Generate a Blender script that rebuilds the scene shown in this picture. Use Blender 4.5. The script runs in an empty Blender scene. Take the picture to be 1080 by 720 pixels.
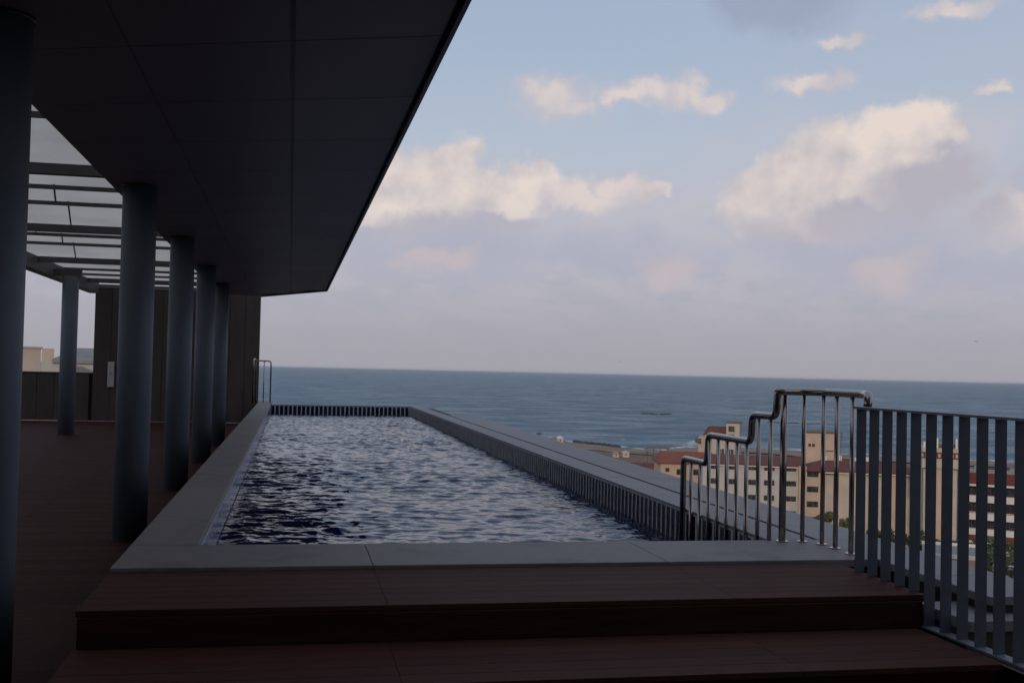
import bpy, bmesh, math, random
import numpy as np
from mathutils import Vector, Matrix

random.seed(7)
R = math.radians
scene = bpy.context.scene
COL = scene.collection

# ------------------------------------------------------------------ camera
EYE = 1.2                                   # metres above the pool coping (Z = 0 is the coping)
yaw, pitch, roll = R(11.36), R(1.565), R(1.306)
F = Vector((math.sin(yaw) * math.cos(pitch), math.cos(yaw) * math.cos(pitch), math.sin(pitch)))
r0 = Vector((math.cos(yaw), -math.sin(yaw), 0))
u0 = r0.cross(F)
RV = r0 * math.cos(roll) + u0 * math.sin(roll)
UV = -r0 * math.sin(roll) + u0 * math.cos(roll)
cam_d = bpy.data.cameras.new('camera')
cam = bpy.data.objects.new('camera', cam_d)
COL.objects.link(cam)
cam.matrix_world = Matrix(((RV.x, UV.x, -F.x, 0), (RV.y, UV.y, -F.y, 0), (RV.z, UV.z, -F.z, EYE), (0, 0, 0, 1)))
cam_d.sensor_width = 36
cam_d.lens = 1160 / 1080 * 36
cam_d.clip_start = 0.1
cam_d.clip_end = 200000
scene.camera = cam

# ------------------------------------------------------------------ light
SUN_EL, SUN_AZ = 15.0, 207.0                # azimuth of the sun, clockwise from +Y (behind the camera, to the left)
WORLD_STRENGTH = 0.1
sdir = Vector((math.sin(R(SUN_AZ)) * math.cos(R(SUN_EL)), math.cos(R(SUN_AZ)) * math.cos(R(SUN_EL)), math.sin(R(SUN_EL))))
sl = bpy.data.lights.new('sun', 'SUN')
sl.energy = 1.45
sl.angle = R(2.0)
sl.color = (1.0, 0.83, 0.68)
so = bpy.data.objects.new('sun', sl)
COL.objects.link(so)
so.rotation_euler = (-sdir).to_track_quat('-Z', 'Y').to_euler()

scene.view_settings.view_transform = 'Standard'
scene.view_settings.look = 'None'
scene.view_settings.gamma = 1
scene.view_settings.exposure = 0.0
scene.view_settings.use_curve_mapping = False


class NT:
    """small helper round a node tree"""
    def __init__(s, tree):
        s.t = tree
        s.n = tree.nodes
        s.l = tree.links

    def new(s, typ, **kw):
        n = s.n.new(typ)
        for k, v in kw.items():
            setattr(n, k, v)
        return n

    def put(s, sock, v):
        if isinstance(v, bpy.types.NodeSocket):
            s.l.new(v, sock)
        elif isinstance(v, (tuple, list)) and len(v) == 3 and sock.type == 'RGBA':
            sock.default_value = (*v, 1)
        else:
            sock.default_value = v

    def m(s, op, a, b=None, c=None, clamp=False):
        n = s.new('ShaderNodeMath', operation=op, use_clamp=clamp)
        s.put(n.inputs[0], a)
        if b is not None:
            s.put(n.inputs[1], b)
        if c is not None:
            s.put(n.inputs[2], c)
        return n.outputs[0]

    def mix(s, f, a, b, blend='MIX'):
        n = s.new('ShaderNodeMix', data_type='RGBA', blend_type=blend)
        s.put(n.inputs[0], f)
        s.put(n.inputs[6], a)
        s.put(n.inputs[7], b)
        return n.outputs[2]

    def step(s, v, lo, hi, a=0.0, b=1.0, smooth=True):
        n = s.new('ShaderNodeMapRange', interpolation_type='SMOOTHSTEP' if smooth else 'LINEAR')
        s.put(n.inputs[0], v)
        for i, x in enumerate((lo, hi, a, b)):
            n.inputs[i + 1].default_value = x
        return n.outputs[0]

    def noise(s, vec, scale, detail=4, rough=0.55, out=0):
        n = s.new('ShaderNodeTexNoise')
        if vec is not None:
            s.put(n.inputs['Vector'], vec)
        n.inputs['Scale'].default_value = scale
        n.inputs['Detail'].default_value = detail
        n.inputs['Roughness'].default_value = rough
        return n.outputs[out]


# ------------------------------------------------------------------ sky with clouds
def px_dir(x, y):
    d = F + RV * ((x - 540) / 1160) - UV * ((y - 360) / 1160)
    d.normalize()
    return math.degrees(math.atan2(d.x, d.y)), math.degrees(math.asin(d.z))


w = bpy.data.worlds.new('World')
scene.world = w
w.use_nodes = True
T = NT(w.node_tree)
T.n.clear()
sky = T.new('ShaderNodeTexSky', sky_type='NISHITA')
sky.sun_disc = False
sky.sun_elevation = R(SUN_EL)
sky.sun_rotation = R(SUN_AZ)
sky.altitude = 40
sky.air_density = 1.0
sky.dust_density = 1.5
tc = T.new('ShaderNodeTexCoord')
sep = T.new('ShaderNodeSeparateXYZ')
T.l.new(tc.outputs['Generated'], sep.inputs[0])
dv = tc.outputs['Generated']
az = T.m('MULTIPLY', T.m('ARCTAN2', sep.outputs[0], sep.outputs[1]), 57.29578)
el = T.m('MULTIPLY', T.m('ARCSINE', sep.outputs[2]), 57.29578)
mpb = T.new('ShaderNodeMapping')
mpb.inputs['Scale'].default_value = (1, 1, 2.6)
T.l.new(dv, mpb.inputs[0])
nA = T.noise(mpb.outputs[0], 7, 7, 0.6)
nB = T.noise(mpb.outputs[0], 22, 6, 0.6)
nsep = T.new('ShaderNodeSeparateColor')
T.l.new(T.noise(dv, 20, 6, 0.6, out=1), nsep.inputs[0])
azd = T.m('ADD', az, T.m('MULTIPLY', T.m('SUBTRACT', nsep.outputs[0], 0.5), 4.2))
eld = T.m('ADD', el, T.m('MULTIPLY', T.m('SUBTRACT', nsep.outputs[1], 0.5), 3.4))


def blobs(lst, a=azd, e=eld):
    out = None
    for x, y, rx, ry in lst:
        a0, e0 = px_dir(x, y)
        da = T.m('DIVIDE', T.m('SUBTRACT', a, a0), rx * 0.0494)
        de = T.m('DIVIDE', T.m('SUBTRACT', e, e0), ry * 0.0494)
        d = T.m('SUBTRACT', 1.0, T.m('SQRT', T.m('ADD', T.m('MULTIPLY', da, da), T.m('MULTIPLY', de, de))))
        out = d if out is None else T.m('SMOOTH_MAX', out, d, 0.15)
    return out


K = 1.0 / WORLD_STRENGTH                    # cloud colours below are radiances


def rad(r, g, b):
    return (r * K, g * K, b * K)


col = T.mix(0.80, sky.outputs[0], rad(0.400, 0.485, 0.630))
# thin veil paler to the right and towards the horizon
veil = T.step(el, 8.5, 19.0, 0.85, 0.0)
col = T.mix(veil, col, rad(0.49, 0.535, 0.62))
rv = T.m('MULTIPLY', T.step(az, 14, 38, 0.0, 0.6), T.step(nA, 0.3, 0.7, 0.5, 1.0))
col = T.mix(rv, col, rad(0.45, 0.48, 0.58))
# lilac bank low over the sea
bk = T.m('ADD', el, T.m('MULTIPLY', T.m('SUBTRACT', nA, 0.5), 7.0))
bank = T.step(bk, 4.5, 12.5, 1.0, 0.0)
bankcol = T.mix(T.step(nB, 0.35, 0.65), rad(0.440, 0.445, 0.525), rad(0.505, 0.490, 0.550))
lowcol = T.mix(T.step(el, 0.0, 6.5), rad(0.375, 0.368, 0.415), bankcol)
col = T.mix(bank, col, lowcol)
# grey bodies of the cumulus
g = blobs([(930, 245, 165, 85), (1065, 245, 70, 80), (480, 250, 170, 60), (640, 262, 130, 40), (960, 270, 120, 40)])
gm = T.step(T.m('ADD', g, T.m('MULTIPLY', T.m('SUBTRACT', nB, 0.5), 0.9)), 0.0, 0.6, 0.0, 0.75)
col = T.mix(gm, col, rad(0.410, 0.420, 0.515))
# dark small cloud at the top
dk = T.step(blobs([(830, 10, 95, 34), (790, 4, 60, 24)]), 0.0, 0.8, 0.0, 0.75)
col = T.mix(dk, col, rad(0.31, 0.36, 0.48))
# pink scraps
pk = T.step(T.m('ADD', blobs([(705, 283, 52, 26), (935, 287, 48, 30), (850, 235, 60, 25), (460, 275, 60, 14)]), T.m('MULTIPLY', T.m('SUBTRACT', nB, 0.5), 0.8)), -0.15, 0.9, 0.0, 0.75)
col = T.mix(pk, col, rad(0.565, 0.485, 0.50))
# sunlit cumulus heads
head = blobs([(958, 140, 62, 40), (905, 166, 84, 44), (852, 192, 74, 36), (808, 208, 50, 38), (945, 178, 94, 48), (818, 236, 40, 30), (998, 142, 28, 20), (905, 218, 112, 44), (835, 215, 50, 46), (1062, 232, 40, 34),
              (478, 182, 54, 44), (425, 212, 84, 48), (565, 190, 50, 26), (525, 205, 66, 34), (690, 203, 27, 14), (470, 225, 110, 34)])
offn = T.new('ShaderNodeVectorMath', operation='ADD')
T.l.new(dv, offn.inputs[0])
offn.inputs[1].default_value = (-0.016, 0.0, 0.016)
body = T.noise(dv, 26, 6, 0.5)
m1 = T.noise(dv, 15, 5, 0.5)
m2 = T.noise(offn.outputs[0], 15, 5, 0.5)
halo = T.m('ADD', blobs([(900, 190, 170, 80), (480, 205, 200, 60), (670, 225, 170, 50), (1050, 220, 80, 60), (590, 110, 80, 40), (1030, 140, 60, 40)]),
           T.m('MULTIPLY', T.m('SUBTRACT', m1, 0.5), 1.3))
col = T.mix(T.step(halo, -0.1, 0.9, 0.0, 0.62), col, rad(0.53, 0.515, 0.575))
hv = T.m('ADD', head, T.m('ADD', T.m('MULTIPLY', T.m('SUBTRACT', body, 0.5), 0.55), T.m('MULTIPLY', T.m('SUBTRACT', m1, 0.5), 0.45)))
hm = T.step(hv, -0.02, 0.40, 0.0, 0.92)
relief = T.m('ADD', 0.72, T.m('MULTIPLY', T.m('SUBTRACT', m1, m2), 3.0), clamp=True)
# the sun stands low on the left, so the lower right of each heap lies in its own shade
shade = blobs([(985, 218, 85, 46), (925, 240, 80, 30), (1020, 185, 34, 40), (520, 240, 110, 20), (440, 262, 110, 24), (610, 216, 34, 22)])
sh = T.step(T.m('ADD', shade, T.m('MULTIPLY', T.m('SUBTRACT', m1, 0.5), 1.5)), -0.15, 0.45, 1.0, 0.0)
lit = T.m('MULTIPLY', relief, sh)
hc = T.mix(lit, rad(0.455, 0.435, 0.495), rad(0.80, 0.695, 0.63))
low_ = T.step(T.m('ADD', el, T.m('MULTIPLY', T.m('SUBTRACT', m1, 0.5), 5.0)), 6.0, 9.0)
col = T.mix(T.m('MULTIPLY', hm, low_), col, hc)
# small pale clouds high up
sb = blobs([(588, 100, 48, 26), (612, 112, 30, 16), (700, 100, 60, 18), (745, 104, 34, 15), (668, 104, 30, 14), (866, 85, 54, 13), (890, 42, 32, 9),
            (1052, 92, 18, 9), (1012, 4, 56, 12), (620, 205, 70, 20), (655, 190, 40, 14)])
f1 = T.noise(dv, 42, 6, 0.55)
sv = T.m('ADD', sb, T.m('ADD', T.m('MULTIPLY', T.m('SUBTRACT', body, 0.5), 0.8), T.m('MULTIPLY', T.m('SUBTRACT', f1, 0.5), 0.8)))
smk = T.step(sv, -0.18, 0.70, 0.0, 0.9)
col = T.mix(smk, col, T.mix(T.m('MULTIPLY', relief, T.step(sv, 0.0, 0.8, 0.4, 1.0)), rad(0.50, 0.49, 0.55), rad(0.74, 0.64, 0.61)))
bg = T.new('ShaderNodeBackground')
bg.inputs[1].default_value = WORLD_STRENGTH
T.l.new(col, bg.inputs[0])
wo = T.new('ShaderNodeOutputWorld')
T.l.new(bg.outputs[0], wo.inputs[0])


# ------------------------------------------------------------------ materials
MATS = {}


def mat(name, color, rough=0.6, metallic=0.0, var=0.25, scale=6.0, bump=0.0, bscale=40.0, spec=0.5, island=0.0, stretch=None, stain=0.0):
    if name in MATS:
        return MATS[name]
    m = bpy.data.materials.new(name)
    m.use_nodes = True
    t = NT(m.node_tree)
    b = t.n['Principled BSDF']
    co = t.new('ShaderNodeTexCoord').outputs['Object']
    if stretch:
        mp = t.new('ShaderNodeMapping')
        mp.inputs['Scale'].default_value = stretch
        t.l.new(co, mp.inputs[0])
        co = mp.outputs[0]
    n = t.noise(co, scale, 6, 0.6)
    f = t.step(n, 0.3, 0.7, 1 - var, 1 + var, smooth=False)
    if island:
        gi = t.new('ShaderNodeNewGeometry').outputs['Random Per Island']
        f = t.m('MULTIPLY', f, t.step(gi, 0, 1, 1 - island, 1 + island, smooth=False))
    if stain:
        f = t.m('MULTIPLY', f, t.step(t.noise(co, scale * 0.23, 8, 0.7), 0.52, 0.62, 1.0, 1 - stain))
    cc = t.new('ShaderNodeCombineColor')
    for i in range(3):
        t.l.new(t.m('MULTIPLY', f, color[i]), cc.inputs[i])
    t.l.new(cc.outputs[0], b.inputs['Base Color'])
    b.inputs['Roughness'].default_value = rough
    rr = t.step(n, 0.3, 0.7, max(0.02, rough - 0.25 * var), min(1, rough + 0.25 * var))
    t.l.new(rr, b.inputs['Roughness'])
    b.inputs['Metallic'].default_value = metallic
    b.inputs['Specular IOR Level'].default_value = spec
    if bump:
        bp = t.new('ShaderNodeBump')
        bp.inputs['Strength'].default_value = bump
        bp.inputs['Distance'].default_value = 0.01
        t.l.new(t.noise(co, bscale, 5, 0.6), bp.inputs['Height'])
        t.l.new(bp.outputs[0], b.inputs['Normal'])
    MATS[name] = m
    return m


M_STONE = mat('coping_stone', (0.205, 0.183, 0.180), 0.62, var=0.14, scale=9, bump=0.25, bscale=60, island=0.10, stain=0.18, spec=0.35)
M_LEDGE = mat('ledge_stone', (0.225, 0.212, 0.217), 0.6, var=0.14, scale=4, bump=0.2, bscale=50, island=0.08, stain=0.15, spec=0.35)
M_DECK = mat('composite_wood', (0.068, 0.0255, 0.0195), 0.7, var=0.2, scale=7, bump=0.3, bscale=30, island=0.12, stretch=(0.25, 4, 4), spec=0.10)
M_DECK2 = mat('dark_composite_wood', (0.046, 0.0160, 0.0115), 0.75, var=0.3, scale=7, bump=0.3, bscale=30, island=0.25, stretch=(0.25, 4, 4), spec=0.08)
M_SOFFIT = mat('soffit_metal', (0.25, 0.235, 0.25), 0.45, var=0.02, scale=0.7, island=0.12, spec=0.45)
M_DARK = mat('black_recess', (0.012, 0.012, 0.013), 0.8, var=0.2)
M_FASCIA = mat('dark_trim', (0.05, 0.05, 0.055), 0.4, var=0.1)
M_COLUMN = mat('blue_grey_paint', (0.125, 0.145, 0.172), 0.55, var=0.12, scale=5, bump=0.05, bscale=20, stretch=(1, 1, 0.2), spec=0.25, stain=0.12)
M_FENCE = mat('slate_blue_paint', (0.095, 0.108, 0.135), 0.45, var=0.10, scale=9, stain=0.1, island=0.12)
M_FRAIL = mat('worn_rail_paint', (0.14, 0.15, 0.17), 0.5, var=0.2, scale=20)
M_STEEL = mat('stainless_steel', (0.33, 0.285, 0.255), 0.2, 1.0, var=0.05, scale=2)
M_BEAM = mat('beam_paint', (0.085, 0.082, 0.085), 0.55, var=0.12)
M_WALL = mat('brown_stone_panel', (0.060, 0.042, 0.034), 0.7, var=0.3, scale=3, bump=0.3, bscale=20, island=0.12, stretch=(1, 1, 0.3))
M_TILE = mat('navy_tile', (0.008, 0.010, 0.030), 0.22, var=0.3, scale=20, island=0.4)
M_TILEB = mat('blue_tile', (0.05, 0.07, 0.20), 0.25, var=0.3, scale=20, island=0.3)
M_GROUT = mat('pale_grout', (0.46, 0.44, 0.46), 0.7, var=0.25, scale=12)
M_WHITE = mat('white_enamel', (0.42, 0.41, 0.39), 0.5, var=0.08)


def glass_panel():
    m = bpy.data.materials.new('frosted_glazing')
    m.use_nodes = True
    t = NT(m.node_tree)
    t.n.clear()
    co = t.new('ShaderNodeTexCoord').outputs['Object']
    f = t.step(t.noise(co, 0.8, 6, 0.65), 0.3, 0.7, 0.94, 1.05)
    cc = t.new('ShaderNodeCombineColor')
    for i, c in enumerate((0.84, 0.78, 0.72)):
        t.l.new(t.m('MULTIPLY', f, c), cc.inputs[i])
    tr = t.new('ShaderNodeBsdfTranslucent')
    t.l.new(cc.outputs[0], tr.inputs[0])
    gl = t.new('ShaderNodeBsdfPrincipled')
    gl.inputs['Base Color'].default_value = (0.3, 0.3, 0.3, 1)
    gl.inputs['Roughness'].default_value = 0.35
    mx = t.new('ShaderNodeMixShader')
    mx.inputs[0].default_value = 0.05
    t.l.new(tr.outputs[0], mx.inputs[1])
    t.l.new(gl.outputs[0], mx.inputs[2])
    o = t.new('ShaderNodeOutputMaterial')
    t.l.new(mx.outputs[0], o.inputs[0])
    return m


M_GLASS = glass_panel()


# ------------------------------------------------------------------ mesh helpers
class MB:
    def __init__(s):
        s.v, s.f, s.mi = [], [], []
        s.mats = []

    def mid(s, m):
        if m not in s.mats:
            s.mats.append(m)
        return s.mats.index(m)

    def add(s, vs, fs, m):
        o = len(s.v)
        s.v += [tuple(v) for v in vs]
        k = s.mid(m)
        for f in fs:
            s.f.append(tuple(o + i for i in f))
            s.mi.append(k)

    def box(s, x0, x1, y0, y1, z0, z1, m):
        vs = [(x, y, z) for z in (z0, z1) for y in (y0, y1) for x in (x0, x1)]
        s.add(vs, [(0, 2, 3, 1), (4, 5, 7, 6), (0, 1, 5, 4), (2, 6, 7, 3), (0, 4, 6, 2), (1, 3, 7, 5)], m)

    def obox(s, o, u, n, u0, u1, n0, n1, z0, z1, m):
        """box in a frame: origin o (x, y), unit u, unit n"""
        vs = [(o[0] + u[0] * a + n[0] * b, o[1] + u[1] * a + n[1] * b, z) for z in (z0, z1) for b in (n0, n1) for a in (u0, u1)]
        s.add(vs, [(0, 2, 3, 1), (4, 5, 7, 6), (0, 1, 5, 4), (2, 6, 7, 3), (0, 4, 6, 2), (1, 3, 7, 5)], m)

    def prism(s, pts, z0, z1, m):
        n = len(pts)
        vs = [(x, y, z0) for x, y in pts] + [(x, y, z1) for x, y in pts]
        s.add(vs, [tuple(range(n))[::-1], tuple(range(n, 2 * n))] + [(i, (i + 1) % n, n + (i + 1) % n, n + i) for i in range(n)], m)

    def cyl(s, x, y, z0, z1, ra, rb, m, seg=32):
        vs = []
        for z, r in ((z0, ra), (z1, rb)):
            vs += [(x + r * math.cos(2 * math.pi * i / seg), y + r * math.sin(2 * math.pi * i / seg), z) for i in range(seg)]
        s.add(vs, [tuple(range(seg))[::-1], tuple(range(seg, 2 * seg))] + [(i, (i + 1) % seg, seg + (i + 1) % seg, seg + i) for i in range(seg)], m)

    def tube(s, pts, r, m, seg=14, bend=0.05):
        P = [Vector(p) for p in pts]
        q = [P[0]]
        for i in range(1, len(P) - 1):
            a, b, c = P[i - 1], P[i], P[i + 1]
            d1, d2 = (a - b), (c - b)
            k = min(bend, d1.length * 0.45, d2.length * 0.45)
            p1, p2 = b + d1.normalized() * k, b + d2.normalized() * k
            for t in (0, 0.2, 0.4, 0.6, 0.8, 1):
                q.append((1 - t) ** 2 * p1 + 2 * t * (1 - t) * b + t * t * p2)
        q.append(P[-1])
        rings = []
        side = None
        for i, p in enumerate(q):
            d = (q[min(i + 1, len(q) - 1)] - q[max(i - 1, 0)]).normalized()
            if side is None:
                side = d.orthogonal().normalized()
            side = (side - d * side.dot(d)).normalized()
            up = d.cross(side)
            rings.append([p + r * (side * math.cos(2 * math.pi * k / seg) + up * math.sin(2 * math.pi * k / seg)) for k in range(seg)])
        vs = [v for rg in rings for v in rg]
        fs = []
        for i in range(len(rings) - 1):
            for k in range(seg):
                fs.append((i * seg + k, i * seg + (k + 1) % seg, (i + 1) * seg + (k + 1) % seg, (i + 1) * seg + k))
        fs.append(tuple(range(seg))[::-1])
        fs.append(tuple(range((len(rings) - 1) * seg, len(rings) * seg)))
        s.add(vs, fs, m)

    def build(s, name, parent=None, smooth=False, bevel=0.0):
        me = bpy.data.meshes.new(name)
        ox = oy = oz = 0
        if parent is not None:
            ox, oy, oz = world_loc(parent)
        me.from_pydata([(x - ox, y - oy, z - oz) for x, y, z in s.v], [], s.f)
        for m in s.mats:
            me.materials.append(m)
        me.polygons.foreach_set('material_index', s.mi)
        if smooth:
            me.polygons.foreach_set('use_smooth', [len(f) == 4 for f in s.f])
        bm = bmesh.new()
        bm.from_mesh(me)
        bmesh.ops.recalc_face_normals(bm, faces=bm.faces)
        bm.to_mesh(me)
        bm.free()
        o = bpy.data.objects.new(name, me)
        COL.objects.link(o)
        if parent is not None:
            o.parent = parent
        if bevel:
            b = o.modifiers.new('bevel', 'BEVEL')
            b.width = bevel
            b.segments = 2
            b.limit_method = 'ANGLE'
        return o


def world_loc(o):
    v = Vector((0, 0, 0))
    while o is not None:
        v += o.location
        o = o.parent
    return v


def thing(name, label, cat, loc=(0, 0, 0), group=None):
    o = bpy.data.objects.new(name, None)
    COL.objects.link(o)
    o.location = loc
    o.empty_display_size = 0.3
    return tag(o, label, cat, group)


def tag(o, label, cat, group=None):
    o['label'] = label
    o['category'] = cat
    if group:
        o['group'] = group
    return o


def struct(o, kind='structure', label=None, cat=None):
    o['kind'] = kind
    if label:
        o['label'] = label
    if cat:
        o['category'] = cat
    return o


def copy_thing(root, loc, label):
    r = root.copy()
    COL.objects.link(r)
    r.location = loc
    r['label'] = label
    for ch in list(root.children):
        c = ch.copy()
        COL.objects.link(c)
        c.parent = r
    return r


# ================================================================== STRUCTURE
# ------------------------------------------------------------------ terrain down to the coast
COAST = [(-180, 300), (-90, 300), (-40, 380), (-10, 460), (0, 560), (5, 700), (9, 830), (11.4, 800), (13, 720), (14.4, 672), (17, 632), (19.3, 618), (21.4, 668), (24, 668), (26, 655),
         (29, 642), (34, 640), (40, 640), (60, 700), (90, 500), (180, 300)]


def coast(a):
    for (a0, c0), (a1, c1) in zip(COAST, COAST[1:]):
        if a0 <= a <= a1:
            return c0 + (c1 - c0) * (a - a0) / (a1 - a0)
    return 300


SEA_Z = -41.0
PROF = [(0, -20), (0.08, -20), (0.205, -19.7), (0.23, -23.0), (0.29, -29.3), (0.40, -30.5), (0.6, -34), (0.85, -38.6), (0.96, -40.2), (1.0, -41.0), (1.06, -44)]


def prof(t):
    for (a, b), (c, d) in zip(PROF, PROF[1:]):
        if t <= c:
            return b + (d - b) * (t - a) / (c - a)
    return PROF[-1][1]


def ground_z(x, y):
    return prof(math.hypot(x, y) / coast(math.degrees(math.atan2(x, y))))


def ground_mat():
    m = bpy.data.materials.new('town_ground')
    m.use_nodes = True
    t = NT(m.node_tree)
    b = t.n['Principled BSDF']
    co = t.new('ShaderNodeTexCoord').outputs['Object']
    n1 = t.noise(co, 0.02, 5, 0.6)
    n2 = t.noise(co, 0.05, 6, 0.65)
    c = t.mix(t.step(n1, 0.47, 0.53), (0.13, 0.085, 0.055), (0.05, 0.06, 0.028))
    c = t.mix(t.step(n2, 0.52, 0.6), c, (0.16, 0.07, 0.045))
    c = t.mix(t.step(t.noise(co, 0.09, 4, 0.6), 0.58, 0.62), c, (0.20, 0.18, 0.15))
    t.l.new(c, b.inputs['Base Color'])
    b.inputs['Roughness'].default_value = 0.95
    return m


def polar(name, m, rows, a0=-180, a1=180, step=1.0, dz=0.0, seed=0):
    rnd = random.Random(seed)
    V, Fc = [], []
    nA_ = int((a1 - a0) / step) + 1
    for i in range(nA_):
        a = a0 + i * step
        c = coast(max(-180, min(180, a)))
        for t in rows:
            rr = t * c if t > 0 else 0.5
            z = prof(t) + dz + (rnd.uniform(-.25, .25) if 0.3 < t < 0.9 else 0)
            V.append((rr * math.sin(R(a)), rr * math.cos(R(a)), z))
    k = len(rows)
    for i in range(nA_ - 1):
        for j in range(k - 1):
            Fc.append((i * k + j, i * k + j + 1, (i + 1) * k + j + 1, (i + 1) * k + j))
    b = MB()
    b.add(V, Fc, m)
    return b.build(name, smooth=True)


struct(polar('terrain', ground_mat(), [0, .04, .08, .14, .2, .24, .29, .34, .4, .47, .54, .6, .66, .72, .78, .85, .9, .96, 1.0, 1.06]))
M_SAND = mat('damp_sand', (0.19, 0.14, 0.10), 0.9, var=0.45, scale=0.05, stain=0.45)
struct(polar('beach', M_SAND, [0.895, 0.93, 0.96, 1.0, 1.03], 5, 60, 0.5, dz=0.35, seed=2))


def sea_mat():
    m = bpy.data.materials.new('sea_water')
    m.use_nodes = True
    t = NT(m.node_tree)
    b = t.n['Principled BSDF']
    co = t.new('ShaderNodeTexCoord').outputs['Object']
    mp = t.new('ShaderNodeMapping')
    mp.inputs['Scale'].default_value = (0.55, 1.0, 1.0)
    mp.inputs['Rotation'].default_value = (0, 0, R(24))
    t.l.new(co, mp.inputs[0])
    n1 = t.noise(mp.outputs[0], 0.004, 6, 0.6)
    n2 = t.noise(mp.outputs[0], 0.022, 8, 0.7)
    c = t.mix(t.step(n1, 0.35, 0.65), (0.034, 0.118, 0.180), (0.058, 0.165, 0.225))
    c = t.mix(t.step(n2, 0.35, 0.7, 0.0, 0.75), c, (0.024, 0.082, 0.138))
    n3 = t.noise(mp.outputs[0], 0.075, 6, 0.7)
    c = t.mix(t.step(n3, 0.4, 0.62, 0.33, 0.0), c, (0.008, 0.028, 0.060))
    # a few breaking crests
    cr = t.m('MULTIPLY', t.step(t.noise(mp.outputs[0], 0.06, 3, 0.5), 0.74, 0.77), t.step(n1, 0.5, 0.6))
    c = t.mix(cr, c, (0.45, 0.47, 0.5))
    t.l.new(c, b.inputs['Base Color'])
    t.l.new(t.m('ADD', t.step(n2, 0.35, 0.65, 0.12, 0.32), t.step(n3, 0.38, 0.62, 0.10, 0.26)), b.inputs['Roughness'])
    b.inputs['IOR'].default_value = 1.33
    b.inputs['Specular IOR Level'].default_value = 0.5
    h = t.m('ADD', t.noise(mp.outputs[0], 0.09, 8, 0.68), t.m('MULTIPLY', t.noise(mp.outputs[0], 0.5, 5, 0.6), 0.35))
    bp = t.new('ShaderNodeBump')
    bp.inputs['Strength'].default_value = 1.0
    bp.inputs['Distance'].default_value = 4.0
    t.l.new(h, bp.inputs['Height'])
    t.l.new(bp.outputs[0], b.inputs['Normal'])
    return m


b = MB()
S_ = 90000
b.add([(-S_, -2000, SEA_Z), (S_, -2000, SEA_Z), (S_, S_, SEA_Z), (-S_, S_, SEA_Z)], [(0, 1, 2, 3)], sea_mat())
struct(b.build('sea'))


def surf_mat():
    m = bpy.data.materials.new('surf_foam')
    m.use_nodes = True
    t = NT(m.node_tree)
    b = t.n['Principled BSDF']
    co = t.new('ShaderNodeTexCoord').outputs['Object']
    b.inputs['Base Color'].default_value = (0.60, 0.61, 0.62, 1)
    b.inputs['Roughness'].default_value = 0.9
    a = t.step(t.noise(co, 0.10, 7, 0.68), 0.47, 0.56)
    t.l.new(a, b.inputs['Alpha'])
    return m


def sheet(name, m, quads):
    b = MB()
    for q in quads:
        b.add(q, [(0, 1, 2, 3)], m)
    return b.build(name)


def pol(a, r, z):
    return (r * math.sin(R(a)), r * math.cos(R(a)), z)


qs = []
for i in range(60):
    a, a2 = 13 + i * 0.45, 13 + (i + 1) * 0.45
    wd = 14 + 8 * math.sin(i * 0.9) + (55 if 20.2 < a < 22.4 else 0)
    wd2 = 14 + 8 * math.sin((i + 1) * 0.9) + (55 if 20.2 < a2 < 22.4 else 0)
    qs.append([pol(a, coast(a) - 1, SEA_Z + .12), pol(a, coast(a) + wd, SEA_Z + .12), pol(a2, coast(a2) + wd2, SEA_Z + .12), pol(a2, coast(a2) - 1, SEA_Z + .12)])
for a, r, da, dr in ((16.9, 702, .42, 14), (16.2, 760, .2, 6), (20.9, 735, .6, 16), (21.2, 770, .4, 7)):
    qs.append([pol(a, r, SEA_Z + .15), pol(a, r + dr, SEA_Z + .15), pol(a + da, r + dr, SEA_Z + .15), pol(a + da, r, SEA_Z + .15)])
tag(struct(sheet('surf', surf_mat(), qs), 'stuff'), 'white surf breaking along the beach', 'surf')

# ------------------------------------------------------------------ lower deck, landing and steps
DECK_Z = -0.8


def boards(mb, x0, x1, y0, y1, ztop, m, wd=0.145, gap=0.003, th=0.03, joints=None, off=0.0):
    """boards that run along X, laid one behind the other along Y"""
    n = max(1, round((y1 - y0) / wd))
    wd = (y1 - y0) / n
    for i in range(n):
        a, b_ = y0 + i * wd + gap / 2, y0 + (i + 1) * wd - gap / 2
        xs = [x0] + [j for j in (joints or []) if x0 < j < x1] + [x1]
        for k in range(len(xs) - 1):
            mb.box(xs[k] + (0.0006 if k else 0), xs[k + 1] - (0.0006 if k < len(xs) - 2 else 0), a, b_, ztop - th, ztop, m)


b = MB()
for k in range(5):
    x0 = -12.4 + k * 2.28
    boards(b, x0, x0 + 2.275, -6, 39.4, DECK_Z, M_DECK2, joints=None)
b.box(-12.4, -1.06, -6, 39.45, DECK_Z - 0.2, DECK_Z - 0.04, M_DARK)
struct(b.build('deck'))

steps = thing('deck_steps', 'brown composite board steps leading up to the near pool edge', 'steps', (1.3, 5, -0.8))
JX = [-0.1 + 0.63]
b = MB()
boards(b, -1.0, 3.60, 5.73, 6.775, -0.02, M_DECK, joints=[0.53, 2.45])
b.build('upper_tread', steps, bevel=0.002)
b = MB()
boards(b, -1.0, 3.52, 4.92, 5.695, -0.20, M_DECK, joints=[0.53, 2.45])
b.build('lower_tread', steps, bevel=0.002)
b = MB()
b.box(-0.985, 3.56, 5.70, 5.725, -0.198, -0.052, M_DECK2)
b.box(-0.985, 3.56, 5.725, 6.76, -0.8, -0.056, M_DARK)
b.build('upper_riser', steps)
b = MB()
b.box(-0.985, 3.50, 4.95, 4.975, -0.44, -0.232, M_DECK2)
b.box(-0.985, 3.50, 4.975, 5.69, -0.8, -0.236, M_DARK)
b.build('lower_riser', steps)
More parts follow.
